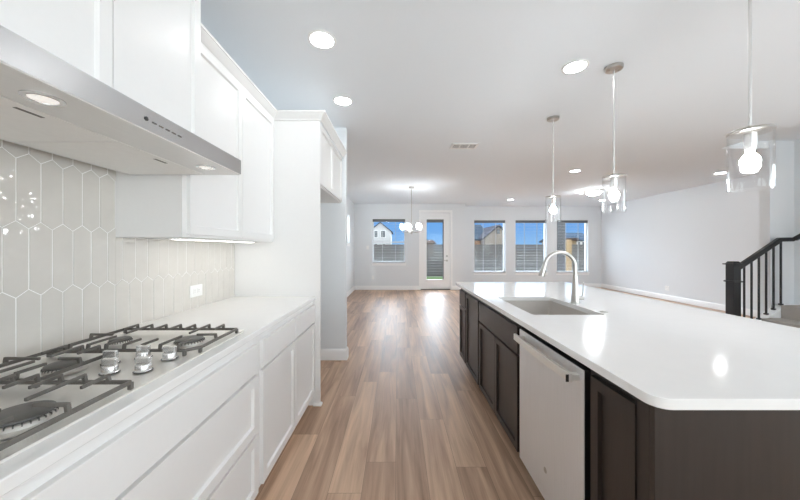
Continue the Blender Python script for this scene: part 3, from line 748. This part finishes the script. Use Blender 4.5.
# ------------------------------------------------------------------ stairs
stt = thing('staircase', (5.2, 3.75, 0), 'carpeted stairs with white stringer rising beside the black balustrade', 'stairs')
SY0, SY1 = 3.22, 4.15
for k in range(1, 4):
    xa = 4.76 + .27*(k-1); xb = 5.648
    m = MB(); m.box(xa, xb if k == 3 else xa+.275, SY0, SY1, 0 if k == 1 else .178*(k-1)-.02, .178*k); m.build('step' if k < 3 else 'landing', 'carpet', stt, bevel=.014, seg=3)
zs = lambda x: .313 + .656*(x-5.088) + .02
m = MB(); m.prism([(4.765, 0), (4.765, zs(4.765)), (5.38, zs(5.38)), (5.46, zs(5.38)+.0), (5.648, zs(5.38)), (5.648, 0)], 'y', 4.15, 4.262); m.build('stringer', 'trim', stt, bevel=.003)
m = MB(); m.prism([(3.0, .534), (4.15, .534), (4.15, .70), (4.0, .70), (3.0, 1.30)], 'x', 5.634, 5.648); m.build('skirt_board', 'trim', stt)
bl = thing('stair_balustrade', (4.71, 4.205, 0), 'black stair railing with square newel post and thin balusters', 'railing')
NX, NY, nh = 4.708, 4.205, .052
nw = MB().box(NX-nh, NX+nh, NY-nh, NY+nh, 0, 1.10).build('newel_post', 'black', bl, bevel=.002)
MB().box(NX-nh-.014, NX+nh+.014, NY-nh-.014, NY+nh+.014, .845, .865).build('collar', 'black', nw, bevel=.003)
m = MB(); m.box(NX-nh-.022, NX+nh+.022, NY-nh-.022, NY+nh+.022, 1.088, 1.104)
m.build('cap_plate', 'black', nw, bevel=.003)
m = MB(); q = .056
v = [m.bm.verts.new(p) for p in ((NX-q, NY-q, 1.104), (NX+q, NY-q, 1.104), (NX+q, NY+q, 1.104), (NX-q, NY+q, 1.104), (NX-q*.7, NY-q*.7, 1.135), (NX+q*.7, NY-q*.7, 1.135), (NX+q*.7, NY+q*.7, 1.135), (NX-q*.7, NY+q*.7, 1.135))]
for f in ((0,3,2,1),(4,5,6,7),(0,1,5,4),(1,2,6,5),(2,3,7,6),(3,0,4,7)): m.bm.faces.new([v[i] for i in f])
m.build('cap_block', 'black', nw, bevel=.004)
def rail_sweep(pts, wd=.058, ht=.062):
    m = MB()
    for a, b in zip(pts, pts[1:]): m.bar(a, b, wd, ht)
    return m
rz = lambda x: 1.035 + .672*(x-4.76)
MB().bar((4.752, NY, rz(4.752)), (5.37, NY, rz(5.37)), .058, .064).bar((5.35, NY, rz(5.36)), (5.545, NY, rz(5.36)+.004), .058, .058).build('handrail', 'black', bl, bevel=.012)
for k in range(6):
    x = 397.3; bx_ = 4.862 + .1027*k
    b = MB().box(bx_-.0085, bx_+.0085, NY-.0085, NY+.0085, zs(bx_), rz(bx_)-.03).build('baluster', 'black', bl)
    MB().box(bx_-.019, bx_+.019, NY-.019, NY+.019, zs(bx_)-.0, zs(bx_)+.022).build('baluster_shoe', 'black', b, bevel=.004)
wr = thing('wall_handrail', (5.52, 4.1, 1.45), 'short black handrail on wall brackets at the top of the balustrade', 'handrail')
zr = rz(5.36)+.004
MB().bar((5.52, 4.17, zr), (5.52, 3.3, zr+.58), .05, .055).build('rail', 'black', wr, bevel=.01)
MB().tube([(5.648, 4.05, zr+.0), (5.56, 4.05, zr-.005), (5.52, 4.05, zr+.06)], .008, 10).build('bracket', 'black', wr)

# ------------------------------------------------------------------ outdoors
st(MB().box(-12, 24, 9.8, 17.6, -.5, -.3).build('lawn', 'grass'))
st(MB().box(-60, 120, 17.6, 160, -.5, -.31).build('ground', 'dirt'))
st(MB().box(-4, 12, 10.32, 15.2, -.3, -.26).build('patio', 'concrete'))
def fence(p, q, top, label):
    p, q = Vector(p), Vector(q); d = (q-p).normalized(); L = (q-p).length
    t = thing('wooden_fence', ((p.x+q.x)/2, (p.y+q.y)/2, -.3), label, 'fence')
    m = MB(); nB = 12; hgt = (top+.28)/nB
    for i in range(nB):
        z = -.28 + hgt*(i+.5); m.bar((p.x, p.y, z), (q.x, q.y, z), .022 + .012*(i % 2), hgt-.008)
    m.build('board', 'fence', t)
    nrm = Vector((d.y, -d.x)); n = int(L/2.4)
    for i in range(n+1):
        c = p + d*(L*i/n) - nrm*.06
        MB().box(c.x-.045, c.x+.045, c.y-.045, c.y+.045, -.3, top+.03).build('fence_post', 'post', t)
fence((-7, 17), (18.6, 17), 1.545, 'weathered grey wooden fence across the back yard')
fence((18.6, 16.8), (18.6, 10.5), 1.545, 'weathered grey side fence at the right edge of the yard')
fence((-7.0, 10), (-7.0, 16.8), 1.545, 'weathered grey side fence at the left edge of the yard')
tag(MB().box(6.37, 6.70, 11.95, 12.27, -.3, 2.75).build('patio_column', 'patio', origin=(6.5, 12.1, -.3), bevel=.01), 'grey patio column outside the rightmost living room window', 'column')
tag(MB().box(7.33, 7.50, 12.9, 13.07, -.3, 1.70).build('wooden_post', 'osb', origin=(7.41, 13, -.3), bevel=.005), 'tan wooden post just right of the grey patio column outside', 'post')
def house(name, x0, x1, y0, y1, eave, ridge, ridge_dir, wall, roof, label, wins, ov=.5, root=None):
    t = root or thing(name, ((x0+x1)/2, (y0+y1)/2, -.3), label, 'house')
    m = MB()
    if ridge_dir == 'y':
        xc = (x0+x1)/2
        m.prism([(x0, -.3), (x1, -.3), (x1, eave), (xc, ridge), (x0, eave)], 'y', y0, y1); m.build('house_wall', wall, t)
        s = (ridge-eave)/(xc-x0); r = MB()
        r.prism([(x0-ov, eave-s*ov), (xc, ridge), (x1+ov, eave-s*ov), (x1+ov, eave-s*ov+.22), (xc, ridge+.24), (x0-ov, eave-s*ov+.22)], 'y', y0-.5, y1+.4)
    else:
        yc = (y0+y1)/2
        m.prism([(y0, -.3), (y1, -.3), (y1, eave), (yc, ridge), (y0, eave)], 'x', x0, x1); m.build('house_wall', wall, t)
        s = (ridge-eave)/(yc-y0); r = MB()
        r.prism([(y0-ov, eave-s*ov), (yc, ridge), (y1+ov, eave-s*ov), (y1+ov, eave-s*ov+.22), (yc, ridge+.24), (y0-ov, eave-s*ov+.22)], 'x', x0-.4, x1+.4)
    r.build('house_roof', roof, t)
    for a, b, c, d in wins:
        f = MB().box(a-.1, b+.1, y0-.06, y0+.05, c-.1, d+.1).build('window_frame', 'trim', t)
        MB().box(a, b, y0-.08, y0-.04, c, d).build('window_glass', 'hwin', f)
    return t
S = 75/300.
hx = lambda px: (px-397.3)*S
hz = lambda py: 1.3145 + (248.5-py)*S
house('neighbor_house', hx(369.5), hx(391), 75, 86, hz(231.5), hz(223), 'y', 'siding', 'roof', 'white two-storey gabled house seen through the dining window',
      [(hx(374.5), hx(377.6), hz(237.2), hz(230.8)), (hx(381), hx(385.3), hz(237.2), hz(230.8)), (hx(374.5), hx(377.6), hz(247), hz(244)), (hx(382), hx(385.3), hz(247), hz(244))], .4)
S = 60/300.
house('neighbor_house', hx(414), hx(434), 60, 70, hz(243.8), hz(240.4), 'x', 'brick', 'roofb', 'brown roofed house seen low through the patio door glass', [])
house('neighbor_house', hx(419), hx(431), 74, 82, 1.3145+(248.5-237.5)*.2467, 1.3145+(248.5-232)*.2467, 'y', 'siding', 'roof', 'pale house with dark gable roof rising behind the brown roofed house', [], .6)
S = 45/300.
h3 = house('neighbor_house', hx(470), hx(491), 47, 57, hz(238.8), hz(222.5), 'x', 'brick', 'roofl', 'house with pale blue-grey roof and tan front gable in the leftmost living room window', [])
house('', hx(484), hx(510), 44.5, 56, hz(237.5), hz(226.5), 'y', 'tan', 'roof', '', '', .4, h3)
MB().box(hx(495.5), hx(498.5), 44.42, 44.48, hz(234), hz(229.5)).build('attic_window', 'hwin', h3)
S = 30/300.
house('unfinished_shed', hx(565.5), hx(575.8), 30, 33, hz(240.8), hz(240.2), 'y', 'osb', 'roofb', 'bare tan sheathed building beside the patio column in the rightmost window', [], .05)
S = 50/300.
house('neighbor_house', hx(571), hx(597), 50, 60, hz(240.6), hz(232.5), 'x', 'tan', 'roofl', 'house with blue-grey roof at the right of the rightmost living room window', [(hx(577.5), hx(580), hz(247.5), hz(242)), (hx(582), hx(585.5), hz(247.5), hz(242))])
